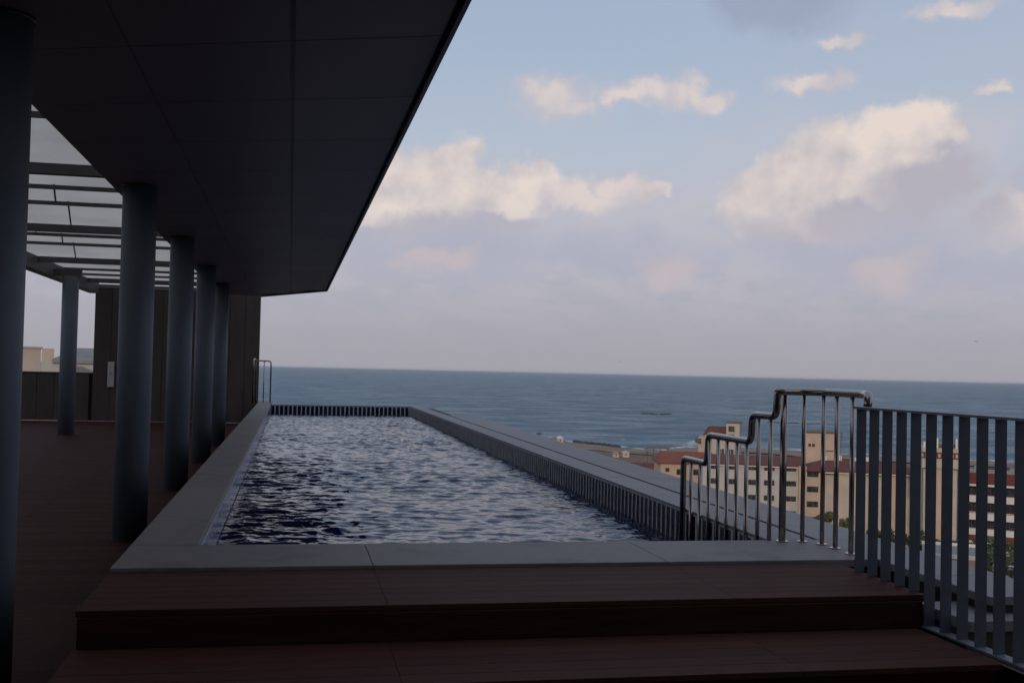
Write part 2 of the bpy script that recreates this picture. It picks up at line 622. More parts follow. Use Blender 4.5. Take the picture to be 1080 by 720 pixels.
b = MB()
boards(b, -1.0, 3.6, -6, 4.94, -0.40, M_DECK2, joints=[0.53, 2.45])
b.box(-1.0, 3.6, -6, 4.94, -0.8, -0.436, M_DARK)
struct(b.build('landing_floor'))

# ------------------------------------------------------------------ the pool
PX0, PX1, PY0, PY1 = -0.57, 3.53, 7.63, 35.4
SPLAY = 0.0125                               # the right edge runs very slightly outward


def px1(y):
    return PX1 + SPLAY * (y - 9.65)


pool = thing('swimming_pool', 'long rooftop infinity pool with grey stone coping and navy tiled rim', 'pool', (1.5, 20, -1.5))
b = MB()
ys = [7.63]
while ys[-1] < 39.3:
    ys.append(min(39.3, ys[-1] + 1.2))
for a, c in zip(ys, ys[1:]):
    b.box(-1.0, PX0 - 0.002, a + .002, c - .002, -0.05, 0.0, M_STONE)
xs = [-1.0, 0.53, 2.42, 3.92]
for a, c in zip(xs, xs[1:]):
    b.box(a + (.0015 if a > -1 else 0), c - .0015, 6.78, 7.628, -0.05, 0.0, M_STONE)
b.build('coping', pool, bevel=0.004)
b = MB()
b.box(-0.97, PX0 - 0.012, 6.80, 39.25, -1.6, -0.053, M_WALL)
b.box(PX0, 3.8, 6.81, PY0 - 0.015, -1.6, -0.053, M_TILE)
b.build('pool_wall', pool)
# right overflow ledge: inner strip, channel, outer slab
b = MB()
ys = [7.632]
while ys[-1] < PY1 + 0.4:
    ys.append(ys[-1] + 1.8)


def xo(y):
    return 4.40 + 0.020 * (y - 6)


for a, c in zip(ys, ys[1:]):
    b.prism([(px1(a), a + .003), (px1(a) + .36, a + .003), (px1(c) + .36, c - .003), (px1(c), c - .003)], -0.022, 0.0, M_LEDGE)
b.build('overflow_strip', pool, bevel=0.004)
b = MB()
ys = [5.55, 6.2] + [q for q in ys if q < 29.6]
for a, c in zip(ys, ys[1:]):
    b.prism([(px1(a) + .41, a + .003), (xo(a), a + .003), (xo(c), c - .003), (px1(c) + .41, c - .003)], -0.05, -0.002, M_LEDGE)
b.build('outer_ledge', pool, bevel=0.004)
b = MB()
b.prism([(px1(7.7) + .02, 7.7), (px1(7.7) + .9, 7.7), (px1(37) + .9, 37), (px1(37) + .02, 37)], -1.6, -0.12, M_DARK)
b.prism([(3.94, 5.6), (4.36, 5.6), (4.36, 7.7), (3.94, 7.7)], -1.6, -0.053, M_WALL)
b.build('ledge_wall', pool)
b = MB()
b.box(3.66, 8.0, 5.40, 5.92, -0.16, -0.10, M_LEDGE)
b.box(3.66, 8.0, 5.44, 5.90, -1.6, -0.16, M_WALL)
b.build('cross_slab', pool, bevel=0.004)
# far rim
b = MB()
b.box(PX0 + 0.0, px1(PY1) - 0.003, PY1, PY1 + .12, -0.022, 0.0, M_LEDGE)
b.build('far_rim', pool, bevel=0.004)
# tiled inner faces: navy tiles set proud of the pale grout
P_ = 0.136


def tile_face(b, p0, p1, nrm, z0, z1, mt, pitch=P_, wd=0.092):
    p0, p1 = Vector(p0), Vector(p1)
    L = (p1 - p0).length
    d = (p1 - p0) / L
    n = Vector(nrm)
    cnt = int(L / pitch)
    b.obox(p0, d, n, 0, L, -0.05, 0.0, z0 - 0.8, z1, M_GROUT)
    for i in range(cnt):
        s0 = i * pitch + (pitch - wd) / 2
        if wd > 0.15:
            b.obox(p0, d, n, s0, s0 + wd, 0.0, 0.004, z0, z1 - 0.014, mt)
        else:                                    # pale ribs stand between the navy tiles
            b.obox(p0, d, n, s0 + wd + .006, s0 + pitch - .006, 0.006, 0.012, z0, z1, M_GROUT)
            b.obox(p0, d, n, s0, s0 + wd, 0.0, 0.006, z0, z1 - 0.012, mt)
    b.obox(p0, d, n, 0, L, 0.0, 0.005, z0 - 0.8, z0 - 0.004, mt)


b = MB()
tile_face(b, (px1(PY0) - .003, PY0), (px1(PY1) - .003, PY1), (-1, 0), -0.33, -0.024, M_TILE)
tile_face(b, (PX0, PY1 - .001), (px1(PY1) - .02, PY1 - .001), (0, -1), -0.36, -0.024, M_TILE)
b.build('tile_band', pool)
b = MB()
tile_face(b, (PX0 + .0, PY0), (PX0 + .0, PY1 - .02), (1, 0), -0.285, -0.052, M_TILEB, 0.2, 0.192)
b.build('left_tile_band', pool)
b = MB()
b.box(PX0, 3.9, PY0, PY1, -1.7, -1.55, M_TILE)
b.build('pool_floor', pool)


def pool_water():
    WZ = -0.30
    nx, ny = 300, 1500
    X = np.linspace(0, 1, nx)
    Yv = np.linspace(PY0 + .0, PY1 - .012, ny)
    rs = np.random.RandomState(3)
    gy = Yv[:, None] * np.ones((1, nx))
    gx = (PX0 + 0.012) + X[None, :] * (np.array([px1(y) - .018 for y in Yv])[:, None] - PX0 - .012)
    h = np.zeros_like(gx)
    for i in range(110):
        lam = 10 ** rs.uniform(math.log10(0.075), math.log10(0.52))
        th = rs.normal(0, 0.62) + R(97)           # the ripples run mostly up and down the pool
        if rs.rand() < .2:
            th = rs.uniform(0, 2 * math.pi)
        k = 2 * math.pi / lam
        amp = 0.0017 * lam ** 0.95
        h += amp * np.sin(k * (gx * math.cos(th) + gy * math.sin(th)) + rs.uniform(0, 6.28))
    # patches of stronger ripple
    pat = 0.90 + 0.22 * np.sin(gx * 1.1 + gy * .35 + 1) * np.sin(gy * .55 - gx * .6)
    h = h * pat
    dy = Yv[1] - Yv[0]
    sl_ = np.gradient(h, axis=0) / dy
    h *= 0.104 / math.sqrt(float((sl_ ** 2).mean()))
    for lam, th, am in ((2.3, 1.5, .0032), (1.7, 1.9, .0024), (3.1, 1.2, .003)):
        k = 2 * math.pi / lam
        h += am * np.sin(k * (gx * math.cos(th) + gy * math.sin(th)) + lam)
    h = h + 6.0 * np.clip(h, 0, None) ** 2
    V = np.stack([gx, gy, h + WZ], -1).reshape(-1, 3)
    idx = np.arange(nx * ny).reshape(ny, nx)
    q = np.stack([idx[:-1, :-1], idx[:-1, 1:], idx[1:, 1:], idx[1:, :-1]], -1).reshape(-1, 4)
    me = bpy.data.meshes.new('pool_water')
    me.vertices.add(len(V))
    me.vertices.foreach_set('co', V.ravel())
    me.loops.add(q.size)
    me.loops.foreach_set('vertex_index', q.ravel().astype(np.int32))
    me.polygons.add(len(q))
    me.polygons.foreach_set('loop_start', np.arange(0, q.size, 4, dtype=np.int32))
    me.polygons.foreach_set('loop_total', np.full(len(q), 4, dtype=np.int32))
    me.polygons.foreach_set('use_smooth', [True] * len(q))
    me.update()
    m = bpy.data.materials.new('pool_water')
    m.use_nodes = True
    t = NT(m.node_tree)
    bs = t.n['Principled BSDF']
    co = t.new('ShaderNodeTexCoord').outputs['Object']
    c = t.mix(t.step(t.noise(co, 0.5, 4, 0.5), 0.35, 0.65), (0.0035, 0.008, 0.040), (0.006, 0.018, 0.075))
    t.l.new(c, bs.inputs['Base Color'])
    bs.inputs['Roughness'].default_value = 0.03
    bs.inputs['IOR'].default_value = 1.33
    bs.inputs['Specular IOR Level'].default_value = 0.34
    bp = t.new('ShaderNodeBump')
    bp.inputs['Strength'].default_value = 0.35
    bp.inputs['Distance'].default_value = 0.02
    mp = t.new('ShaderNodeMapping')
    mp.inputs['Scale'].default_value = (0.55, 1, 1)
    t.l.new(co, mp.inputs[0])
    t.l.new(t.noise(mp.outputs[0], 9, 3, 0.5), bp.inputs['Height'])
    t.l.new(bp.outputs[0], bs.inputs['Normal'])
    me.materials.append(m)
    o = bpy.data.objects.new('pool_water', me)
    COL.objects.link(o)
    struct(o)


pool_water()

# ------------------------------------------------------------------ canopy
SZ = 3.23
canopy = thing('canopy_roof', 'dark metal panel canopy overhanging the pool on the left', 'canopy', (-0.6, 14, SZ))
edge = [(-2.1, -6.0), (0.9, -6.0), (0.9, 29.35), (-0.9, 32.76), (-2.1, 32.9)]
b = MB()
b.prism(edge, SZ + 0.03, SZ + 0.62, M_FASCIA)
b.build('roof_slab', canopy)
b = MB()


def clip_end(x):
    return 29.35 + (0.89 - x) * 1.905 - 0.10 if x > -0.9 else 32.7


for (xa, xb) in ((-2.07, -1.07), (-1.07, -0.04), (-0.04, 0.85)):
    gl_, gr_ = (0.004, 0.003) if xa < -2 else (0.003, 0.016) if xa < -1 else (0.016, 0.004)
    k0 = -9
    for k in range(k0, 20):
        def sy(x, kk):
            return 6.94 + 1.545 * kk - 0.4 * x
        x0, x1 = xa + gl_, xb - gr_
        pts = [(x0, sy(x0, k) + .007), (x1, sy(x1, k) + .007), (x1, sy(x1, k + 1) - .007), (x0, sy(x0, k + 1) - .007)]
        e0, e1 = clip_end(x0), clip_end(x1)
        if pts[0][1] > e0 or pts[1][1] > e1:
            if pts[0][1] < e0 - .05:
                # partial panel at the skewed end
                pts = [pts[0], (x0 + (x1 - x0) * 0.45, sy(x0 + (x1 - x0) * .45, k)), (x0, min(e0, pts[3][1]))]
            else:
                continue
        else:
            pts[2] = (x1, min(pts[2][1], e1))
            pts[3] = (x0, min(pts[3][1], e0))
        b.prism(pts, SZ, SZ + 0.026, M_SOFFIT)
b.build('soffit', canopy)
b = MB()
b.box(0.875, 0.905, -6, 29.35, SZ - 0.035, SZ + 0.64, M_FASCIA)
b.prism([(0.905, 29.352), (-0.9, 32.79), (-0.9, 32.75), (0.875, 29.352)], SZ - 0.035, SZ + 0.64, M_FASCIA)
b.build('fascia', canopy)

# columns under the canopy
coldesc = ['thick round blue-grey column nearest the camera, cut by the left photo edge',
           'second round blue-grey column from the camera, its foot beside the pool coping',
           'third round blue-grey column under the canopy, counting from the camera',
           'fourth round blue-grey column under the canopy, partly behind the third',
           'farthest round blue-grey column under the canopy, closest to the end wall']
proto = None
for i, y in enumerate((6.92, 13.15, 18.25, 23.35, 28.3)):
    if proto is None:
        proto = thing('column', coldesc[0], 'column', (-1.74, y, DECK_Z), 'columns under the canopy')
        b = MB()
        b.cyl(-1.74, y, DECK_Z + 0.012, SZ + 0.02, 0.19, 0.19, M_COLUMN, 64)
        b.build('shaft', proto, smooth=True)
        b = MB()
        b.cyl(-1.74, y, DECK_Z, DECK_Z + 0.014, 0.200, 0.197, M_DARK, 48)
        b.build('base_ring', proto, smooth=True)
        b = MB()
        b.cyl(-1.74, y, SZ - 0.03, SZ - 0.001, 0.20, 0.20, M_FASCIA, 48)
        b.build('collar', proto, smooth=True)
    else:
        copy_thing(proto, (-1.74, y, DECK_Z), coldesc[i])

# ------------------------------------------------------------------ glazed pergola to the left
perg = thing('glazed_pergola', 'pergola of dark beams roofed with frosted pale glass, left of the canopy', 'pergola', (-4.4, 22, 3.5))
b = MB()
b.box(-6.72, -6.42, 4, 39.2, 3.52, 3.88, M_BEAM)
b.build('edge_beam', perg)
for y in (8.8, 15.9, 22.95, 30.12, 37.2):
    b = MB()
    b.box(-6.42, -2.13, y - 0.07, y + 0.07, 3.74, 3.885, M_BEAM)
    b.build('beam', perg)
for y in (10.7, 12.6, 17.8, 19.6, 24.5, 26.35, 33.3, 35.2):
    b = MB()
    b.box(-6.42, -2.13, y - 0.025, y + 0.025, 3.82, 3.885, M_BEAM)
    b.build('purlin', perg)
ylines = [4, 8.8, 10.7, 12.6, 15.9, 17.8, 19.6, 22.95, 24.5, 26.35, 30.12, 33.3, 35.2, 37.2, 39.1]
for k, (a, c) in enumerate(zip(ylines, ylines[1:])):
    b = MB()
    xj = {15.9: -3.75, 17.8: -3.62, 19.6: -3.75, 22.95: -5.0, 24.5: -4.8, 26.35: -4.9}.get(a)
    if xj is None:
        b.box(-6.7, -2.13, a + .003, c - .003, 3.90, 3.912, M_GLASS)
    else:
        xk = xj * (c / a) ** .9
        b.prism([(-6.7, a + .003), (xj - .002, a + .003), (xk - .002, c - .003), (-6.7, c - .003)], 3.90, 3.912, M_GLASS)
        b.prism([(xj + .002, a + .003), (-2.13, a + .003), (-2.13, c - .003), (xk + .002, c - .003)], 3.90, 3.912, M_GLASS)
        b.prism([(xj - .014, a), (xj + .014, a), (xk + .014, c), (xk - .014, c)], 3.887, 3.898, M_BEAM)
    b.build('glass_panel', perg)
oc = thing('pergola_column', 'slimmer round blue-grey column standing apart under the pergola edge beam', 'column', (-6.0, 32.0, DECK_Z))
b = MB()
b.cyl(-5.98, 32.0, DECK_Z + .012, 3.54, 0.215, 0.215, M_COLUMN, 48)
b.build('shaft', oc, smooth=True)
b = MB()
b.cyl(-5.98, 32.0, DECK_Z, DECK_Z + .014, 0.225, 0.222, M_DARK, 48)
b.build('base_ring', oc, smooth=True)
b = MB()
b.box(-6.42, -5.7, 31.9, 32.1, 3.54, 3.72, M_BEAM)
b.build('bracket', oc)

# end wall, low wall
WY = 39.5
b = MB()
xs = [-6.58, -6.02, -5.46, -4.9, -4.34, -3.78, -3.22, -2.66, -2.1, -1.58, -1.07]
for x0, x1 in zip(xs, xs[1:]):
    for z0, z1 in ((DECK_Z, 3.72),):
        b.box(x0 + .006, x1 - .006, WY, WY + .05, z0 + .006, z1 - .006, M_WALL)
b.box(-6.57, -1.08, WY + .05, WY + .35, DECK_Z, 3.70, M_DARK)
b.box(-6.6, -1.05, WY - .03, WY + .37, 3.72, 3.86, M_BEAM)
tag(b.build('end_wall', bevel=0.004), 'tall brown stone-panelled wall closing the far end of the terrace', 'wall')
b = MB()
x = -12.3
while x < -6.7:
    x1 = min(-6.6, x + 0.56)
    b.box(x + .006, x1 - .006, WY + .1, WY + .15, DECK_Z, 0.80, M_WALL)
    x = x1
b.box(-12.3, -6.6, WY + .15, WY + .3, DECK_Z, .80, M_DARK)
b.box(-12.35, -6.605, WY + .07, WY + .33, 0.80, 0.84, M_BEAM)
tag(b.build('low_wall', bevel=0.004), 'low brown panelled parapet wall beside the single pergola column', 'wall')
wb = thing('wall_box', 'narrow white box fixed upright on the end wall', 'box', (-5.98, WY, 0.36))
b = MB()
b.box(-6.09, -5.88, WY - .10, WY, 0.36, 1.22, M_WHITE)
b.build('housing', wb, bevel=0.01)
b = MB()
b.box(-6.07, -5.90, WY - .112, WY - .10, 0.40, 1.18, M_WHITE)
b.build('door', wb, bevel=0.004)
b = MB()
b.box(-6.00, -5.96, WY - .13, WY - .112, 0.80, 0.86, M_FASCIA)
b.build('latch', wb)

# ------------------------------------------------------------------ far handrail
fr = thing('pool_handrail', 'small steel tube handrail at the far left pool corner', 'handrail', (-0.85, 37, 0))
b = MB()
b.tube([(-1.09, 37.0, 0.0), (-1.09, 37.0, 1.37), (-0.62, 37.0, 1.36), (-0.62, 37.0, -0.25)], 0.024, M_STEEL, bend=0.09)
b.build('rail', fr, smooth=True)
b = MB()
b.tube([(-0.84, 37.0, 0.0), (-0.84, 37.0, 1.345)], 0.016, M_STEEL)
b.build('post', fr, smooth=True)
b = MB()
b.tube([(-1.16, 36.6, 0.0), (-1.16, 36.6, 1.42), (-1.12, 37.0, 1.40)], 0.028, M_STEEL, bend=0.06)
b.build('post', fr, smooth=True)

# ------------------------------------------------------------------ stepped chrome handrail
HX = 3.50
sr = thing('stepped_handrail', 'polished steel handrail stepping down beside the pool entry', 'handrail', (HX, 7.6, 0))
b = MB()
b.tube([(HX, 9.44, -0.75), (HX, 9.44, 0.455), (HX, 8.87, 0.455), (HX, 8.85, 0.70), (HX, 7.97, 0.70), (HX, 7.95, 0.91), (HX, 7.53, 0.915), (HX, 7.51, 1.10),
        (HX + .03, 7.50, 1.10), (3.72, 7.52, 1.10), (3.82, 7.40, 1.10), (3.80, 6.80, 1.10), (3.76, 6.68, 1.10), (3.74, 6.66, 1.00)], 0.0275, M_STEEL, seg=18, bend=0.065)
b.build('top_rail', sr, smooth=True)


def topz(y):
    return 0.45 if y > 8.86 else 0.695 if y > 7.96 else 0.91


for y in (9.24, 9.03, 8.83, 8.63, 8.44, 8.24, 8.05, 7.83, 7.62):
    b = MB()
    b.tube([(HX, y, -0.75), (HX, y, topz(y))], 0.0165, M_STEEL)
    b.build('post', sr, smooth=True)
for (x, y, r) in ((HX + .07, 7.55, .026), (3.72, 7.53, .0165), (3.81, 7.40, .0165), (3.82, 7.22, .0175), (3.81, 6.98, .0175)):
    b = MB()
    b.tube([(x, y, 0.0), (x, y, 1.09)], r, M_STEEL)
    p = b.build('post', sr, smooth=True)
    b = MB()
    b.cyl(x, y, 0.0, 0.008, r + .022, r + .020, M_STEEL, 24)
    b.build('base_plate', p, smooth=True)

# ------------------------------------------------------------------ slatted fence
fence = thing('slat_fence', 'blue-grey fence of upright flat steel bars along the right of the steps', 'fence', (3.6, 4.5, -0.2))
b = MB()
FX0, FX1 = 3.555, 3.620
b.box(FX0 - .004, FX1 + .004, 2.2, 6.50, 1.012, 1.026, M_FRAIL)
b.build('top_rail', fence)
b = MB()
b.box(FX0 - .004, FX1 + .004, 2.2, 5.69, -0.196, -0.186, M_FRAIL)
b.build('bottom_rail', fence)
y = 6.46
k = 0
while y > 2.3:
    b = MB()
    zb = -0.186 if y < 5.68 else -0.019
    wob = random.uniform(-.003, .003)
    b.box(FX0, FX1, y - .0045 + wob, y + .0045 + wob, zb, 1.012, M_FENCE)
    b.build('slat', fence, bevel=0.001)
    y -= 0.1565
b = MB()
b.box(3.625, 3.655, 2.2, 5.4, -0.9, -0.25, M_DARK)
b.build('stringer', fence)

# ------------------------------------------------------------------ our own building below, and an added unseen tower behind that blocks the sun
M_CONC = mat('weathered_concrete', (0.22, 0.21, 0.20), 0.85, var=0.2, scale=0.6, bump=0.2, bscale=4)
M_ROOFG = mat('dark_green_membrane', (0.025, 0.032, 0.022), 0.8, var=0.3, scale=0.5)
own = thing('hotel_block', 'concrete hotel building carrying the pool terrace, with an added sun-blocking tower behind', 'building', (0, 10, -24))
b = MB()
b.box(-12.5, 4.3, -5.9, 39.9, -25, -1.75, M_CONC)
b.build('lower_floors', own)
b = MB()
b.box(4.31, 14, -6, 5.3, -25, -2.4, M_ROOFG)
b.box(3.66, 4.31, -6, 5.3, -1.75, -1.65, M_ROOFG)
b.build('side_roof', own)
b = MB()
b.box(-48, 12, -24, -6.2, -25, 22, M_CONC)  # unseen mass added to keep direct sun off the pool and deck
b.build('tower', own)

# ================================================================== TOWN
M_CREAM = mat('cream_render', (0.41, 0.345, 0.285), 0.9, var=0.10, scale=0.5, stain=0.10)
M_PEACH = mat('peach_render', (0.43, 0.315, 0.24), 0.9, var=0.10, scale=0.5, stain=0.08)
M_PALE = mat('pale_render', (0.40, 0.37, 0.335), 0.9, var=0.10, scale=0.5, stain=0.10)
M_ROOFR = mat('red_roof_tiles', (0.115, 0.034, 0.027), 0.85, var=0.22, scale=1.2)
M_ROOFO = mat('orange_red_roof_tiles', (0.19, 0.055, 0.034), 0.85, var=0.22, scale=1.2)
M_WIN = mat('window_dark', (0.02, 0.022, 0.026), 0.25, var=0.3, scale=1)
M_FRAME = mat('brown_window_frame', (0.10, 0.06, 0.045), 0.7, var=0.15)
M_REDW = mat('dark_red_band', (0.12, 0.026, 0.024), 0.8, var=0.2, scale=0.8)
M_WHITEW = mat('white_balcony_paint', (0.55, 0.53, 0.50), 0.8, var=0.1, scale=0.8)
M_GREYR = mat('grey_green_roof', (0.19, 0.195, 0.19), 0.7, var=0.15, scale=0.5)


def frame(px, py, d):
    """ground point in the direction of a photo column at a distance, and the axes of a facade that faces the camera"""
    v = F + RV * ((px - 540) / 1160) - UV * ((py - 360) / 1160)
    h = math.hypot(v.x, v.y)
    return Vector((v.x / h * d, v.y / h * d))


def axes(p, turn=0.0):
    n = (-p).normalized()
    a = R(turn)
    n = Vector((n.x * math.cos(a) - n.y * math.sin(a), n.x * math.sin(a) + n.y * math.cos(a)))
    u = Vector((-n.y, n.x))
    return u, n


def windows(parent, o, u, n, cols, rows, wd, ht, nf=0.0, frm=M_FRAME, sill=True):
    for c in cols:
        for z in rows:
            b = MB()
            b.obox(o, u, n, c - wd / 2 - .1, c + wd / 2 + .1, nf, nf + .06, z - ht / 2 - .1, z + ht / 2 + .1, frm)
            w_ = b.build('window', parent)
            b = MB()
            b.obox(o, u, n, c - wd / 2, c - .04, nf + .06, nf + .075, z - ht / 2, z + ht / 2, M_WIN)
            b.obox(o, u, n, c + .04, c + wd / 2, nf + .06, nf + .075, z - ht / 2, z + ht / 2, M_WIN)
            b.build('pane', w_)
            if sill:
                b = MB()
                b.obox(o, u, n, c - wd / 2 - .15, c + wd / 2 + .15, nf, nf + .16, z - ht / 2 - .2, z - ht / 2 - .1, M_WHITEW)
                b.build('sill', w_)


def hip_roof(b, o, u, n, u0, u1, n0, n1, ze, zr, m, hip=3.0, over=.6, hipl=True, hipr=True):
    u0 -= over
    u1 += over
    n0 -= over
    n1 += over
    mid = (n0 + n1) / 2

    def p(a, c, z):
        return (o[0] + u[0] * a + n[0] * c, o[1] + u[1] * a + n[1] * c, z)
    ra, rb = u0 + (hip if hipl else 0), u1 - (hip if hipr else 0)
    vs = [p(u0, n0, ze), p(u1, n0, ze), p(u1, n1, ze), p(u0, n1, ze), p(ra, mid, zr), p(rb, mid, zr),
          p(u0, n0, ze - .3), p(u1, n0, ze - .3), p(u1, n1, ze - .3), p(u0, n1, ze - .3)]
    b.add(vs, [(3, 2, 5, 4), (0, 4, 5, 1), (0, 3, 4), (2, 1, 5), (9, 8, 7, 6), (0, 1, 7, 6), (1, 2, 8, 7), (2, 3, 9, 8), (3, 0, 6, 9)], m)


def u_of(px, o, u, n, py=490):
    """where the ray of a photo column meets the facade, measured along it"""
    v = F + RV * ((px - 540) / 1160) - UV * ((py - 360) / 1160)
    d = Vector((v.x, v.y))
    t = o.dot(n) / d.dot(n)
    return (d * t - o).dot(u)


GB = -31.0
# --- small wing, far left of the housing block
o = frame(697, 488, 225)
u, n = axes(o, 8)
U = lambda px: u_of(px, o, u, n)
bA = thing('apartment_wing', 'small peach house end with an orange-red roof, first of the row from the left', 'building', (o.x, o.y, GB))
b = MB()
b.obox(o, u, n, 0, U(752), -10, 0, GB, -16.6, M_PEACH)
b.build('wall', bA)
b = MB()
hip_roof(b, o, u, n, 0, U(752), -10, 0, -16.3, -14.5, M_ROOFO, hip=1.2, hipr=False)
b.build('roof', bA)
windows(bA, o, u, n, [U(704)], [-17.9], 0.6, 0.6, sill=False)
windows(bA, o, u, n, [U(717.5), U(735)], [-18.3, -21.2], 1.3, 1.0)

# --- long wing with rows of windows
o = frame(748, 488, 214)
u, n = axes(o, 2)
U = lambda px: u_of(px, o, u, n)
bB = thing('apartment_block', 'long cream four storey apartment block with a dark red roof and rows of brown windows', 'building', (o.x, o.y, GB))
b = MB()
b.obox(o, u, n, -1.2, U(842), -11, 0, GB, -15.6, M_PALE)
b.build('wall', bB)
b = MB()
b.obox(o, u, n, U(842), U(850), -9, 1.2, GB, -15.3, M_PEACH)
b.obox(o, u, n, U(850), U(867), -9, 0.6, GB, -15.9, M_PEACH)
b.build('stair_bay', bB)
b = MB()
b.obox(o, u, n, U(867), U(870), -9, 0.5, GB, -16.0, M_CREAM)
b.obox(o, u, n, U(870), U(883), -9, 0.1, GB, -16.0, M_CREAM)
b.obox(o, u, n, U(883), U(914), -9, 0.9, GB, -16.0, M_CREAM)
b.obox(o, u, n, U(914), U(930), -9, 0.2, GB, -16.0, M_PALE)
b.obox(o, u, n, U(930), U(948), -9, 0.8, GB, -16.0, M_PEACH)
b.obox(o, u, n, U(948), U(968), -9, 0.3, GB, -16.0, M_CREAM)
b.build('right_wall', bB)
b = MB()
hip_roof(b, o, u, n, -1.2, U(846), -11, 0, -15.25, -14.0, M_ROOFR, hip=1.5, hipr=False)
hip_roof(b, o, u, n, U(853), U(968), -9, 1.0, -15.9, -14.4, M_ROOFR, hip=3.2)
b.build('roof', bB)
b = MB()
b.obox(o, u, n, -1.8, U(846), 0.35, 0.55, -15.75, -15.5, M_WHITEW)
b.obox(o, u, n, U(866), U(968), 1.35, 1.5, -16.45, -16.2, M_WHITEW)
b.build('gutter', bB)
windows(bB, o, u, n, [U(753.5), U(772.5), U(793), U(811.5), U(834.5)], [-15.95, -18.75, -21.6, -24.4], 1.75, 0.85)
windows(bB, o, u, n, [U(857)], [-16.75, -19.6, -22.4, -25.3], 1.9, 0.95, nf=0.6)
b = MB()
for k, (c0, c1) in enumerate(((U(762), U(764)), (U(783), U(784.5)), (U(800), U(802)))):
    b.obox(o, u, n, c0, c1, 0.0, 0.25, -27, -16.2, M_PALE)
b.build('drainpipe', bB)
for px, zz in ((873, -14.2), (889, -14.0), (905, -14.3), (918, -14.2)):
    b = MB()
    c = U(px)
    b.obox(o, u, n, c - .5, c + .5, -5.5, -4.7, zz - .8, zz + .55, M_WHITEW)
    b.build('roof_vent', bB)

# --- stairhead box on the roof
o = frame(850, 470, 224)
u, n = axes(o, 2)
U = lambda px: u_of(px, o, u, n, 470)
pc = thing('stair_tower', 'plain peach box rising above the red roof, with two tiny dark windows', 'building', (o.x, o.y, GB))
b = MB()
b.obox(o, u, n, 0, U(880), -5, 0, GB, -9.5, M_PEACH)
b.obox(o, u, n, U(880), U(885.5), -5, -.4, GB, -9.7, M_CREAM)
b.build('wall', pc)
b = MB()
b.obox(o, u, n, -.15, U(880.5), -5.2, .15, -9.5, -9.2, M_FRAME)
b.build('parapet', pc)
for x_ in (854, 858):
    b = MB()
    b.obox(o, u, n, U(x_) - .27, U(x_) + .27, 0, .06, -12.15, -11.6, M_WIN)
    b.build('window', pc)
b = MB()
b.obox(o, u, n, U(871), U(879), 0, .05, -13.0, -12.75, M_FRAME)
b.build('ledge', pc)
mast_o = frame(887, 470, 221)
am = thing('antenna_mast', 'thin antenna mast on the roof right of the peach box', 'antenna', (mast_o.x, mast_o.y, -14.5))
b = MB()
b.cyl(mast_o.x, mast_o.y, -16.0, -8.9, .07, .05, M_FRAME, 8)
b.build('pole', am)
b = MB()
for z, l in ((-9.3, .7), (-9.9, .9), (-10.5, .6)):
    b.obox(mast_o, u, n, -l / 2, l / 2, -.05, .05, z, z + .12, M_FRAME)
b.build('crossbar', am)

# --- block behind, nearer the sea
o = frame(736, 465, 300)
u, n = axes(o, -6)
U = lambda px: u_of(px, o, u, n, 465)
bD = thing('seaside_block', 'cream block with a dark red roof and taller flat tower, close to the surf', 'building', (o.x, o.y, -34))
b = MB()
b.obox(o, u, n, 0, U(743), -8, -1.5, -36, -15.2, M_CREAM)
b.obox(o, u, n, U(743), U(766), -8, 0, -36, -14.4, M_CREAM)
b.build('wall', bD)
b = MB()
hip_roof(b, o, u, n, U(743), U(766), -8, 0, -14.2, -12.3, M_ROOFR, hip=.9, hipr=False, over=.3)
b.build('roof', bD)
b = MB()
b.obox(o, u, n, U(766), U(780), -7, .6, -36, -11.2, M_CREAM)
b.obox(o, u, n, U(766) - .2, U(780) + .2, -7.2, .8, -11.2, -10.95, M_FRAME)
b.build('tower', bD)
windows(bD, o, u, n, [U(771.5)], [-12.7, -14.9], 1.4, 1.3, nf=.6, sill=False)
windows(bD, o, u, n, [U(746.5)], [-16.4], 1.0, 1.3, sill=False)
windows(bD, o, u, n, [U(761), U(771)], [-19.0], 1.6, 1.9, nf=.6, frm=M_WHITEW, sill=False)
b = MB()
b.obox(o, u, n, U(736) - .8, U(739), -1.5, -.4, -16.8, -15.6, M_FRAME)
b.build('balcony', bD)

# --- narrow tall house between slats
o = frame(972, 490, 190)
u, n = axes(o, 4)
U = lambda px: u_of(px, o, u, n, 490)
bE = thing('narrow_building', 'narrow tall cream and peach building with a banded cornice, seen between fence bars', 'building', (o.x, o.y, GB))
b = MB()
b.obox(o, u, n, .3, U(981), -8, 0, GB, -12.7, M_CREAM)
b.obox(o, u, n, U(981), U(999), -8, .5, GB, -12.7, M_PEACH)
b.obox(o, u, n, U(999), U(1009.5), -8, 0, GB, -12.7, M_CREAM)
b.build('wall', bE)
b = MB()
b.obox(o, u, n, 0, U(1013), -8.3, .9, -12.7, -9.6, M_CREAM)
b.build('cornice', bE)
b = MB()
b.obox(o, u, n, -.1, U(1013) + .1, .9, 1.0, -10.35, -10.15, M_REDW)
b.obox(o, u, n, -.1, U(1013) + .1, .9, 1.0, -11.15, -10.95, M_REDW)
for k in range(9):
    c = U(1013) * (k + .5) / 9
    b.obox(o, u, n, c - .14, c + .14, .9, .98, -10.95, -10.35, M_REDW)
b.build('trim', bE)
b = MB()
for k in range(6):
    c = U(1013) * (k + .5) / 6
    b.obox(o, u, n, c - .15, c + .15, -1.5, -1.2, -9.6, -8.6 + .3 * (k % 3), M_WHITEW)
b.obox(o, u, n, .6, U(1010), -3, -2.6, -9.6, -9.0, M_FRAME)
b.build('roof_fittings', bE)

